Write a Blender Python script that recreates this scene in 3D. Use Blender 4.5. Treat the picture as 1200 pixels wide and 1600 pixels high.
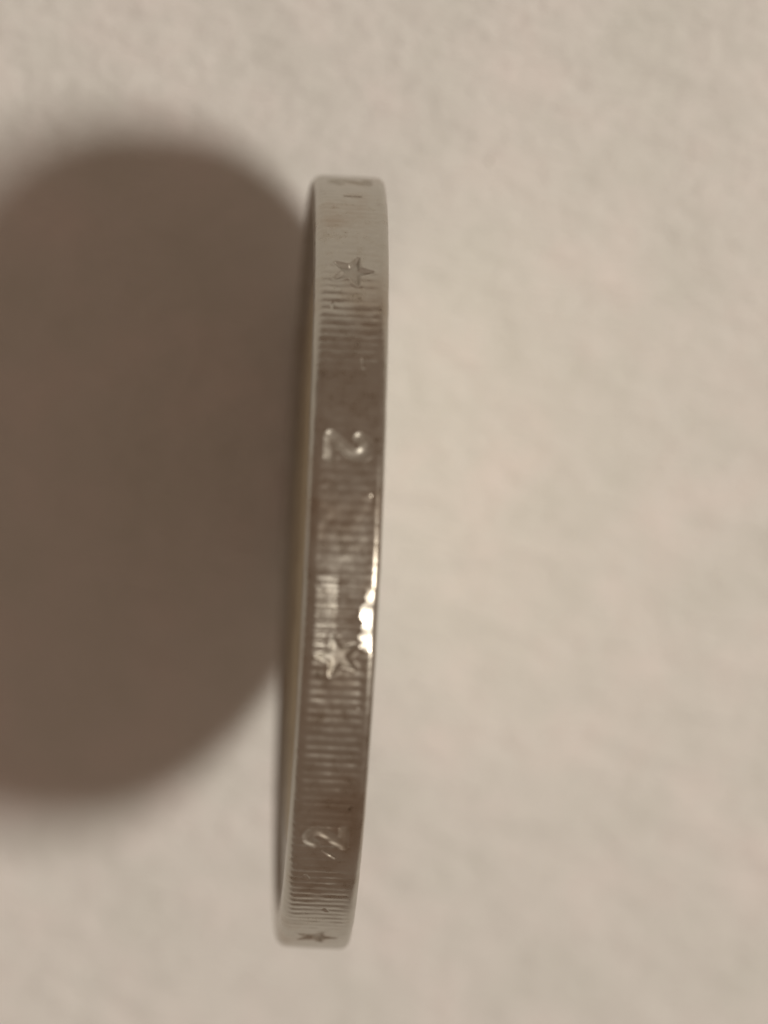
import bpy, math
import numpy as np
from mathutils import Matrix, Vector

for o in list(bpy.data.objects):
    bpy.data.objects.remove(o)
sc = bpy.context.scene
MM = 0.001
rng = np.random.default_rng(7)

# ------------------------------------------------------------------ camera
# Looking almost straight down at a coin that stands on its edge on paper (z = 0).
R = 12.875                                   # coin radius, mm
CC = Vector((0, 0, R * MM))                  # centre of the coin
DIST = 0.230                                 # lens to coin centre
PXMM = 46.8                                  # photo pixels per mm at the coin's centre
LEAN, PITCH, ROLL = math.radians(2.4), math.radians(-19.5), math.radians(2.7)   # how the phone is held
cam_d = bpy.data.cameras.new('camera')
cam = bpy.data.objects.new('camera', cam_d)
sc.collection.objects.link(cam)
cb = Vector((-math.sin(LEAN), -math.sin(PITCH) * math.cos(LEAN), math.cos(PITCH) * math.cos(LEAN)))
r0 = Vector((0, math.cos(PITCH), math.sin(PITCH))).cross(cb).normalized(); u0 = cb.cross(r0)
cr = r0 * math.cos(ROLL) + u0 * math.sin(ROLL); cu = cb.cross(cr)
cl = CC + cb * DIST + cr * (86 / PXMM * MM) + cu * (78 / PXMM * MM)
cam.matrix_world = Matrix(((cr.x, cu.x, cb.x, cl.x), (cr.y, cu.y, cb.y, cl.y), (cr.z, cu.z, cb.z, cl.z), (0, 0, 0, 1)))
cam_d.sensor_fit = 'VERTICAL'
cam_d.sensor_height = 36.0
cam_d.lens = 36.0 * DIST / (1600 / PXMM * MM)
cam_d.clip_start = 0.005
cam_d.clip_end = 20.0
cam_d.dof.use_dof = True
cam_d.dof.focus_distance = DIST - 0.007
cam_d.dof.aperture_fstop = cam_d.lens / 6.8
sc.camera = cam

# ------------------------------------------------------------------ dim room and the lamp
w = bpy.data.worlds.new('World')
sc.world = w
w.use_nodes = True
bgn = w.node_tree.nodes['Background']
bgn.inputs['Color'].default_value = (1.0, 0.685, 0.50, 1)
bgn.inputs['Strength'].default_value = 0.22

def area(name, loc, target, size, power, col):
    d = bpy.data.lights.new(name, 'AREA')
    d.shape = 'DISK'
    d.size = size
    d.energy = power
    d.color = col
    o = bpy.data.objects.new(name, d)
    sc.collection.objects.link(o)
    o.location = loc
    o.rotation_euler = (Vector(target) - Vector(loc)).to_track_quat('-Z', 'Y').to_euler()
    return o
def lamp(name, d, dist, size, power, col):
    return area(name, CC + Vector(d).normalized() * dist, CC, size, power, col)
lamp('table_lamp', (8.35, 2.1, 12.875), 0.80, 0.165, 4.4, (1.0, 0.92, 0.81))       # throws the coin's shadow to the left

vs = sc.view_settings
vs.view_transform = 'Standard'
vs.look = 'None'
vs.exposure = 0.0
vs.gamma = 1.0

# ------------------------------------------------------------------ helpers
def nmat(name):
    m = bpy.data.materials.new(name)
    m.use_nodes = True
    nt = m.node_tree
    return m, nt, nt.nodes['Principled BSDF']

def node(nt, kind, **kw):
    n = nt.nodes.new(kind)
    for k, v in kw.items():
        if k in n.inputs:
            n.inputs[k].default_value = v
        else:
            setattr(n, k, v)
    return n

def ramp(nt, src, stops):
    r = nt.nodes.new('ShaderNodeValToRGB')
    el = r.color_ramp.elements
    while len(el) < len(stops):
        el.new(0.5)
    for e, (p, c) in zip(el, stops):
        e.position = p
        e.color = (*c, 1) if len(c) == 3 else c
    nt.links.new(src, r.inputs['Fac'])
    return r

def link_mesh(name, verts, faces, mat, parent=None, smooth=True):
    me = bpy.data.meshes.new(name)
    V = np.ascontiguousarray(verts, dtype=np.float32)
    F = np.ascontiguousarray(faces, dtype=np.int32)
    n = F.shape[1]
    me.vertices.add(len(V)); me.vertices.foreach_set('co', V.ravel())
    me.loops.add(F.size); me.loops.foreach_set('vertex_index', F.ravel())
    me.polygons.add(len(F))
    me.polygons.foreach_set('loop_start', np.arange(0, F.size, n, dtype=np.int32))
    me.polygons.foreach_set('use_smooth', np.full(len(F), smooth))
    me.update(calc_edges=True)
    me.validate()
    me.materials.append(mat)
    o = bpy.data.objects.new(name, me)
    sc.collection.objects.link(o)
    if parent:
        o.parent = parent
    return o

def sub_mesh(verts, faces, sel):
    f = faces[sel]
    u, inv = np.unique(f, return_inverse=True)
    return verts[u], inv.reshape(f.shape)

def smooth_noise(shape, cells, periodic0=True):
    """bilinear/cosine value noise on a grid, periodic along axis 0"""
    a, b = cells
    g = rng.uniform(-1, 1, (a, b + 1))
    i = np.linspace(0, a, shape[0], endpoint=False)
    j = np.linspace(0, b, shape[1]) * 0.9999
    i0 = i.astype(int); j0 = j.astype(int)
    fi = i - i0; fj = j - j0
    fi = fi * fi * (3 - 2 * fi); fj = fj * fj * (3 - 2 * fj)
    i1 = (i0 + 1) % a
    A = g[i0][:, j0] * (1 - fj) + g[i0][:, j0 + 1] * fj
    B = g[i1][:, j0] * (1 - fj) + g[i1][:, j0 + 1] * fj
    return A * (1 - fi[:, None]) + B * fi[:, None]

# ------------------------------------------------------------------ materials
def metal(name, base, stain, rough):
    m, nt, b = nmat(name)
    tc = nt.nodes.new('ShaderNodeTexCoord')
    n1 = node(nt, 'ShaderNodeTexNoise', Scale=300.0, Detail=5.0, Roughness=0.6)
    n2 = node(nt, 'ShaderNodeTexNoise', Scale=1900.0, Detail=4.0, Roughness=0.7)
    n3 = node(nt, 'ShaderNodeTexNoise', Scale=6500.0, Detail=2.0, Roughness=0.6)
    for n in (n1, n2, n3):
        nt.links.new(tc.outputs['Object'], n.inputs['Vector'])
    r1 = ramp(nt, n1.outputs['Fac'], [(0.36, stain), (0.52, base), (0.75, tuple(c * 0.92 for c in base))])
    r2 = ramp(nt, n2.outputs['Fac'], [(0.25, (0.35, 0.29, 0.23)), (0.33, (0.90, 0.88, 0.85)), (0.5, (1, 1, 1))])
    mx = node(nt, 'ShaderNodeMix', data_type='RGBA', blend_type='MULTIPLY')
    mx.inputs[0].default_value = 1.0
    nt.links.new(r1.outputs['Color'], mx.inputs[6])
    nt.links.new(r2.outputs['Color'], mx.inputs[7])
    nt.links.new(mx.outputs[2], b.inputs['Base Color'])
    rr = node(nt, 'ShaderNodeMapRange')
    rr.inputs['To Min'].default_value = rough - 0.08
    rr.inputs['To Max'].default_value = rough + 0.22
    nt.links.new(n2.outputs['Fac'], rr.inputs['Value'])
    nt.links.new(rr.outputs['Result'], b.inputs['Roughness'])
    b.inputs['Metallic'].default_value = 1.0
    bp = node(nt, 'ShaderNodeBump', Strength=0.25, Distance=0.00002)
    nt.links.new(n3.outputs['Fac'], bp.inputs['Height'])
    nt.links.new(bp.outputs['Normal'], b.inputs['Normal'])
    return m
M_ring = metal('worn_cupronickel', (0.53, 0.515, 0.465), (0.45, 0.40, 0.335), 0.24)
M_mark = metal('tarnished_marks', (0.53, 0.515, 0.465), (0.45, 0.40, 0.335), 0.46)
M_core = metal('worn_nickel_brass', (0.60, 0.54, 0.40), (0.42, 0.36, 0.25), 0.50)

def paper():
    m, nt, b = nmat('matt_paper')
    tc = nt.nodes.new('ShaderNodeTexCoord')
    mp = node(nt, 'ShaderNodeMapping')
    mp.inputs['Rotation'].default_value = (0, 0, math.radians(40))
    mp.inputs['Scale'].default_value = (0.5, 1.0, 1.0)
    nt.links.new(tc.outputs['Object'], mp.inputs['Vector'])
    n1 = node(nt, 'ShaderNodeTexNoise', Scale=600.0, Detail=6.0, Roughness=0.68)
    n2 = node(nt, 'ShaderNodeTexNoise', Scale=230.0, Detail=5.0, Roughness=0.65)
    n3 = node(nt, 'ShaderNodeTexNoise', Scale=900.0, Detail=4.0, Roughness=0.6)
    nt.links.new(mp.outputs['Vector'], n1.inputs['Vector'])
    nt.links.new(tc.outputs['Object'], n2.inputs['Vector'])
    nt.links.new(tc.outputs['Object'], n3.inputs['Vector'])
    r = ramp(nt, n2.outputs['Fac'], [(0.3, (0.675, 0.685, 0.66)), (0.5, (0.72, 0.72, 0.705)), (0.7, (0.77, 0.74, 0.73))])
    nt.links.new(r.outputs['Color'], b.inputs['Base Color'])
    b.inputs['Roughness'].default_value = 0.9
    b.inputs['Specular IOR Level'].default_value = 0.2
    ad = node(nt, 'ShaderNodeMath', operation='MULTIPLY_ADD')
    ad.inputs[1].default_value = 0.25
    nt.links.new(n3.outputs['Fac'], ad.inputs[0])
    nt.links.new(n1.outputs['Fac'], ad.inputs[2])
    bp = node(nt, 'ShaderNodeBump', Strength=0.8, Distance=0.0006)
    nt.links.new(ad.outputs[0], bp.inputs['Height'])
    nt.links.new(bp.outputs['Normal'], b.inputs['Normal'])
    return m
M_paper = paper()
M_fibre, nt, b = nmat('pale_fibre')
nf_ = node(nt, 'ShaderNodeTexNoise', Scale=3000.0)
rf_ = ramp(nt, nf_.outputs['Fac'], [(0.3, (0.82, 0.80, 0.76)), (0.7, (0.88, 0.86, 0.82))])
nt.links.new(rf_.outputs['Color'], b.inputs['Base Color'])

m, nt, b = nmat('brown_wood'); M_wood = m
tcw = nt.nodes.new('ShaderNodeTexCoord')
mpw = node(nt, 'ShaderNodeMapping')
mpw.inputs['Scale'].default_value = (6, 90, 6)
nt.links.new(tcw.outputs['Object'], mpw.inputs['Vector'])
nw = node(nt, 'ShaderNodeTexNoise', Scale=1.0, Detail=6.0, Roughness=0.6)
nt.links.new(mpw.outputs['Vector'], nw.inputs['Vector'])
rw = ramp(nt, nw.outputs['Fac'], [(0.3, (0.10, 0.055, 0.03)), (0.7, (0.20, 0.115, 0.065))])
nt.links.new(rw.outputs['Color'], b.inputs['Base Color'])
b.inputs['Roughness'].default_value = 0.45

# ------------------------------------------------------------------ table and paper
def slab(name, x0, x1, y0, y1, ztop, thick, nx, ny, relief, mat):
    gx, gy = np.meshgrid(np.linspace(x0, x1, nx), np.linspace(y0, y1, ny), indexing='ij')
    top = np.stack([gx, gy, ztop + relief + 0 * gx], -1).reshape(-1, 3)
    idx = np.arange(nx * ny).reshape(nx, ny)
    f = np.stack([idx[:-1, :-1], idx[1:, :-1], idx[1:, 1:], idx[:-1, 1:]], -1).reshape(-1, 4)
    loop = np.concatenate([idx[:, 0], idx[-1, 1:], idx[-2::-1, -1], idx[0, -2:0:-1]])
    bot = top.copy(); bot[:, 2] = ztop - thick
    n = len(top)
    side = np.stack([loop, loop + n, np.roll(loop, -1) + n, np.roll(loop, -1)], -1)
    return link_mesh(name, np.concatenate([top, bot]), np.concatenate([f, f[:, ::-1] + n, side]), mat)
table = slab('table', -0.6, 0.6, -0.4, 0.4, -0.0004, 0.03, 2, 2, 0.0, M_wood)
table['kind'] = 'structure'
nx, ny = 150, 180
rel = 0.00006 * smooth_noise((nx, ny), (14, 16)) + 0.00003 * smooth_noise((nx, ny), (50, 60))
rel -= rel.max()
sheet = slab('paper_sheet', -0.130, 0.080, -0.140, 0.157, 0.0, 0.0003, nx, ny, rel, M_paper)
sheet['label'] = 'off-white sheet of paper lying under the standing coin'
sheet['category'] = 'paper'
# one pale loose fibre lying in the paper's surface
fib = []
def on_paper(px, py):
    d = (cr * ((px - 600) / PXMM * MM) - cu * ((py - 800) / PXMM * MM) - cb * DIST)
    return cl + d * (-cl.z / d.z)
fa, fb = on_paper(763, 247), on_paper(774, 257)
ax = (fb - fa).normalized(); sd_ = Vector((-ax.y, ax.x, 0)); rr_ = 0.00005
fv, ff = [], []
for k in range(7):
    t_ = k / 6; c_ = fa.lerp(fb, t_) + Vector((0, 0, 0.00002 + 0.00010 * math.sin(math.pi * t_)))
    w_ = rr_ * (0.25 + 0.75 * math.sin(math.pi * t_))
    for q_ in range(6):
        an = q_ * math.pi / 3
        fv.append(c_ + sd_ * (w_ * math.cos(an)) + Vector((0, 0, w_ * math.sin(an))))
for k in range(6):
    for q_ in range(6):
        ff.append((k * 6 + q_, k * 6 + (q_ + 1) % 6, k * 6 + 6 + (q_ + 1) % 6, k * 6 + 6 + q_))
link_mesh('fibre', [tuple(v_) for v_ in fv], ff, M_fibre, sheet)

# ------------------------------------------------------------------ coin
H = 1.20; REEDS = 252; PER = 20
NC = REEDS * PER
coin = bpy.data.objects.new('coin', None)
sc.collection.objects.link(coin)
coin.empty_display_size = 0.005
Rm = Matrix(((0, 0, 1, 0), (-1, 0, 0, 0), (0, -1, 0, 0), (0, 0, 0, 1)))
coin.matrix_world = Matrix.Translation(CC) @ Rm
coin['label'] = 'worn silver coin standing on its reeded edge marked with stars and 2s'
coin['category'] = 'coin'

phi0 = np.arange(NC) / NC * 2 * math.pi      # 0 is the top of the standing coin
phi = phi0 - PITCH                           # phi = 0 faces the camera, grows towards the picture's bottom
# profile of the ring from the inner edge of the lower face, round the edge, to the upper face
CH, CH2 = 0.38, 0.25
RI, RIM, FLD = 9.4, 11.65, 0.28
def half(ch):
    p = [(RI, -H + FLD + 0.10), (RI + 0.06, -H + FLD + 0.02), (RI + 0.14, -H + FLD), (RIM - 0.2, -H + FLD),
         (RIM - 0.08, -H + FLD - 0.03), (RIM + 0.08, -H + 0.05), (RIM + 0.16, -H + 0.012), (RIM + 0.26, -H)]
    p += [(RIM + 0.26 + (R - ch - RIM - 0.26) * k / 4, -H) for k in range(1, 5)]
    p += [(R - ch + ch * math.sin(a), -H + ch - ch * math.cos(a)) for a in np.linspace(0, math.pi / 2, 10)[1:-1]]
    return p
low = half(CH)
nb0 = len(low)
band = [(R, t_) for t_ in np.linspace(-H + CH, H - CH2, 62)]
nb1 = nb0 + len(band)
prof = low + band + [(r, -z) for r, z in half(CH2)[::-1]]
P = np.array(prof)
NR = len(P)
rad = np.repeat(P[None, :, 0], NC, 0)
zz = np.repeat(P[None, :, 1], NC, 0)
wear = smooth_noise((NC, NR), (46, 4))
dent = smooth_noise((NC, NR), (420, 9))
edge = np.clip((P[:, 0] - (R - CH * 0.5)) / (CH * 0.5), 0, 1) ** 1.5          # reeds fade on the rounded shoulder
edge[nb1:] = edge[nb1:] ** 5 * 0.12
edge[nb1 - 8:nb1] *= np.linspace(1, 0.12, 8)
per_reed = np.repeat(rng.uniform(0.65, 1.1, REEDS), PER)
reed = (0.5 - 0.5 * np.cos(phi * REEDS)) ** 1.3
pdeg = np.degrees((phi + math.pi) % (2 * math.pi) - math.pi)
amp = 0.20 + 0.50 * np.exp(-((pdeg - 30) / 18) ** 2) + 1.1 * np.exp(-((pdeg - 7) / 6) ** 2)
disp = -0.060 * (reed * per_reed)[:, None] * edge[None, :] * (0.62 + 0.16 * wear) * amp[:, None]
disp += 0.006 * dent * edge[None, :] + 0.009 * smooth_noise((NC, NR), (120, 5)) * edge[None, :]

def seg_dist(px, py, a, b_):
    ax, ay = a; bx, by = b_
    dx, dy = bx - ax, by - ay
    tt = np.clip(((px - ax) * dx + (py - ay) * dy) / (dx * dx + dy * dy), 0, 1)
    return np.hypot(px - ax - tt * dx, py - ay - tt * dy)

def sd_star(u, v):
    ro, ri = 0.66, 0.27
    pts = [((ro if k % 2 == 0 else ri) * math.sin(k * math.pi / 5), (ro if k % 2 == 0 else ri) * math.cos(k * math.pi / 5)) for k in range(10)]
    d = np.full(u.shape, 9.0); inside = np.zeros(u.shape, bool)
    for k in range(10):
        a, b_ = pts[k], pts[(k + 1) % 10]
        d = np.minimum(d, seg_dist(u, v, a, b_))
        c = ((a[1] > v) != (b_[1] > v)) & (u < (b_[0] - a[0]) * (v - a[1]) / (b_[1] - a[1] + 1e-12) + a[0])
        inside ^= c
    return np.where(inside, -d, d)

def sd_two(u, v):
    pts = [(0.30 * math.cos(a), 0.28 + 0.30 * math.sin(a)) for a in np.radians(np.linspace(165, -35, 12))]
    pts += [(-0.33, -0.56), (0.36, -0.56)]
    d = np.full(u.shape, 9.0)
    for a, b_ in zip(pts[:-1], pts[1:]):
        d = np.minimum(d, seg_dist(u, v, a, b_))
    return d - 0.115

PHI0 = math.radians(12.9)
marks = []
for k in range(12):
    pc = PHI0 + k * math.pi / 6
    du = (phi - pc + math.pi) % (2 * math.pi) - math.pi
    cols = np.where(np.abs(du) * R < 1.0)[0]
    u = (du[cols] * R)[:, None] + 0 * P[None, :, 1]
    v = P[None, :, 1] + 0 * u
    flip = -1 if (k // 2) % 2 == 0 else 1
    sd = (sd_star if k % 2 == 0 else sd_two)(u * flip, v * flip)
    bandmask = np.zeros(NR); bandmask[nb0:nb1] = 1
    s = np.clip((0.07 - sd) / 0.14, 0, 1); s = s * s * (3 - 2 * s) * bandmask[None, :]
    lip = np.exp(-((sd - 0.11) / 0.06) ** 2) * bandmask[None, :]
    disp[cols] = disp[cols] * (1 - s) + s * ((-0.05 if k % 2 else -0.105) + 0.01 * dent[cols]) + 0.010 * lip
    full = np.full((NC, NR), 9.0); full[cols] = np.where(bandmask[None, :] > 0, sd, 9.0)
    marks.append((k % 2, full))
# a few nicks and scratches on the near edge
for ph, zc, ang, L, wd, dp in [(46.5, 0.15, 0.9, 0.5, 0.05, 0.05), (20.5, 0.85, 1.2, 0.2, 0.06, 0.03), (52, -0.5, 0.4, 0.25, 0.04, 0.04),
                              (-69, 0.05, 1.57, 0.55, 0.04, 0.08), (-9.5, 0.85, 0.2, 0.2, 0.05, 0.05), (-40, -0.6, 0.3, 0.3, 0.04, 0.05),
                              (2.4, -0.85, 0.8, 0.2, 0.08, 0.025), (61, 0.2, 0.5, 0.2, 0.04, 0.05), (-30, 0.4, 0.1, 0.3, 0.03, 0.04)]:
    u = ((phi - math.radians(ph) + math.pi) % (2 * math.pi) - math.pi) * R
    cols = np.where(np.abs(u) < 1)[0]
    U = u[cols][:, None] + 0 * P[None, :, 1]; Vv = P[None, :, 1] + 0 * U
    d = seg_dist(U, Vv, (-L / 2 * math.cos(ang), zc - L / 2 * math.sin(ang)), (L / 2 * math.cos(ang), zc + L / 2 * math.sin(ang)))
    disp[cols] -= dp * np.exp(-(d / wd) ** 2) * edge[None, :]
# a low ridge added so this stretch of the edge catches the lamp
w2 = np.clip((pdeg - 1.0) / 1.5, 0, 1) * np.clip((17.0 - pdeg) / 5.0, 0, 1)
zr = np.clip((-0.12 - P[None, :, 1]) / 0.70, 0, 1)
disp += 0.078 * w2[:, None] * zr * (edge[None, :] > 0) * np.clip((P[None, :, 1] + H) / 0.4, 0, 1)
# the corner worn flat beside one star
wz = np.clip(1 - np.abs(pdeg - 7.6) / 4.6, 0, 1) ** 0.35
zb = H - 0.56 + 0.06 * np.sin(pdeg * 1.7) + 0.035 * np.maximum(0, 6.0 - pdeg)
drop = 0.25 * np.clip(P[None, :, 1] - zb[:, None], 0, 1)
disp = np.where((wz > 0)[:, None] & (drop > 0), np.minimum(disp * (1 - 0.75 * wz[:, None] * (drop > 0)), -drop * wz[:, None]), disp)
rad = rad + disp
zz = zz + 0.006 * smooth_noise((NC, NR), (150, 12)) * (1 - edge)[None, :]
V = np.stack([rad * np.sin(phi0)[:, None], -rad * np.cos(phi0)[:, None], zz], -1).reshape(-1, 3) * MM
gi = np.arange(NC * NR).reshape(NC, NR)
gn = np.roll(gi, -1, 0)
F = np.stack([gi[:, :-1], gn[:, :-1], gn[:, 1:], gi[:, 1:]], -1).reshape(-1, 4)
owner = np.full(len(F), -1)
for k, (kind, full) in enumerate(marks):
    f4 = (full.ravel()[F]).max(1)
    owner[f4 < 0.10] = k
ring = link_mesh('outer_ring', *sub_mesh(V, F, owner < 0), M_ring, coin)
for k, (kind, full) in enumerate(marks):
    link_mesh('digit' if kind else 'star', *sub_mesh(V, F, owner == k), M_mark, coin)

# brass centre, let into the ring
NCC = 256
pp = [(0.001, -H + FLD - 0.02), (3, -H + FLD - 0.02), (6, -H + FLD - 0.015), (8.9, -H + FLD - 0.01), (RI - 0.12, -H + FLD), (RI - 0.03, -H + FLD + 0.05), (RI - 0.005, -H + FLD + 0.12)]
pp = np.array(pp + [(r, -z) for r, z in pp[::-1]])
ph2 = np.arange(NCC) / NCC * 2 * math.pi
z2 = pp[None, :, 1] + 0.01 * smooth_noise((NCC, len(pp)), (40, 9))
z2[:, 0] = pp[0, 1]; z2[:, -1] = pp[-1, 1]
V2 = np.stack([pp[None, :, 0] * np.sin(ph2)[:, None], -pp[None, :, 0] * np.cos(ph2)[:, None], z2], -1).reshape(-1, 3) * MM
g2 = np.arange(NCC * len(pp)).reshape(NCC, -1); g2n = np.roll(g2, -1, 0)
F2 = np.stack([g2[:, :-1], g2n[:, :-1], g2n[:, 1:], g2[:, 1:]], -1).reshape(-1, 4)
core = link_mesh('core', V2, F2, M_core, coin)
core['label'] = 'brass-coloured centre of the coin'
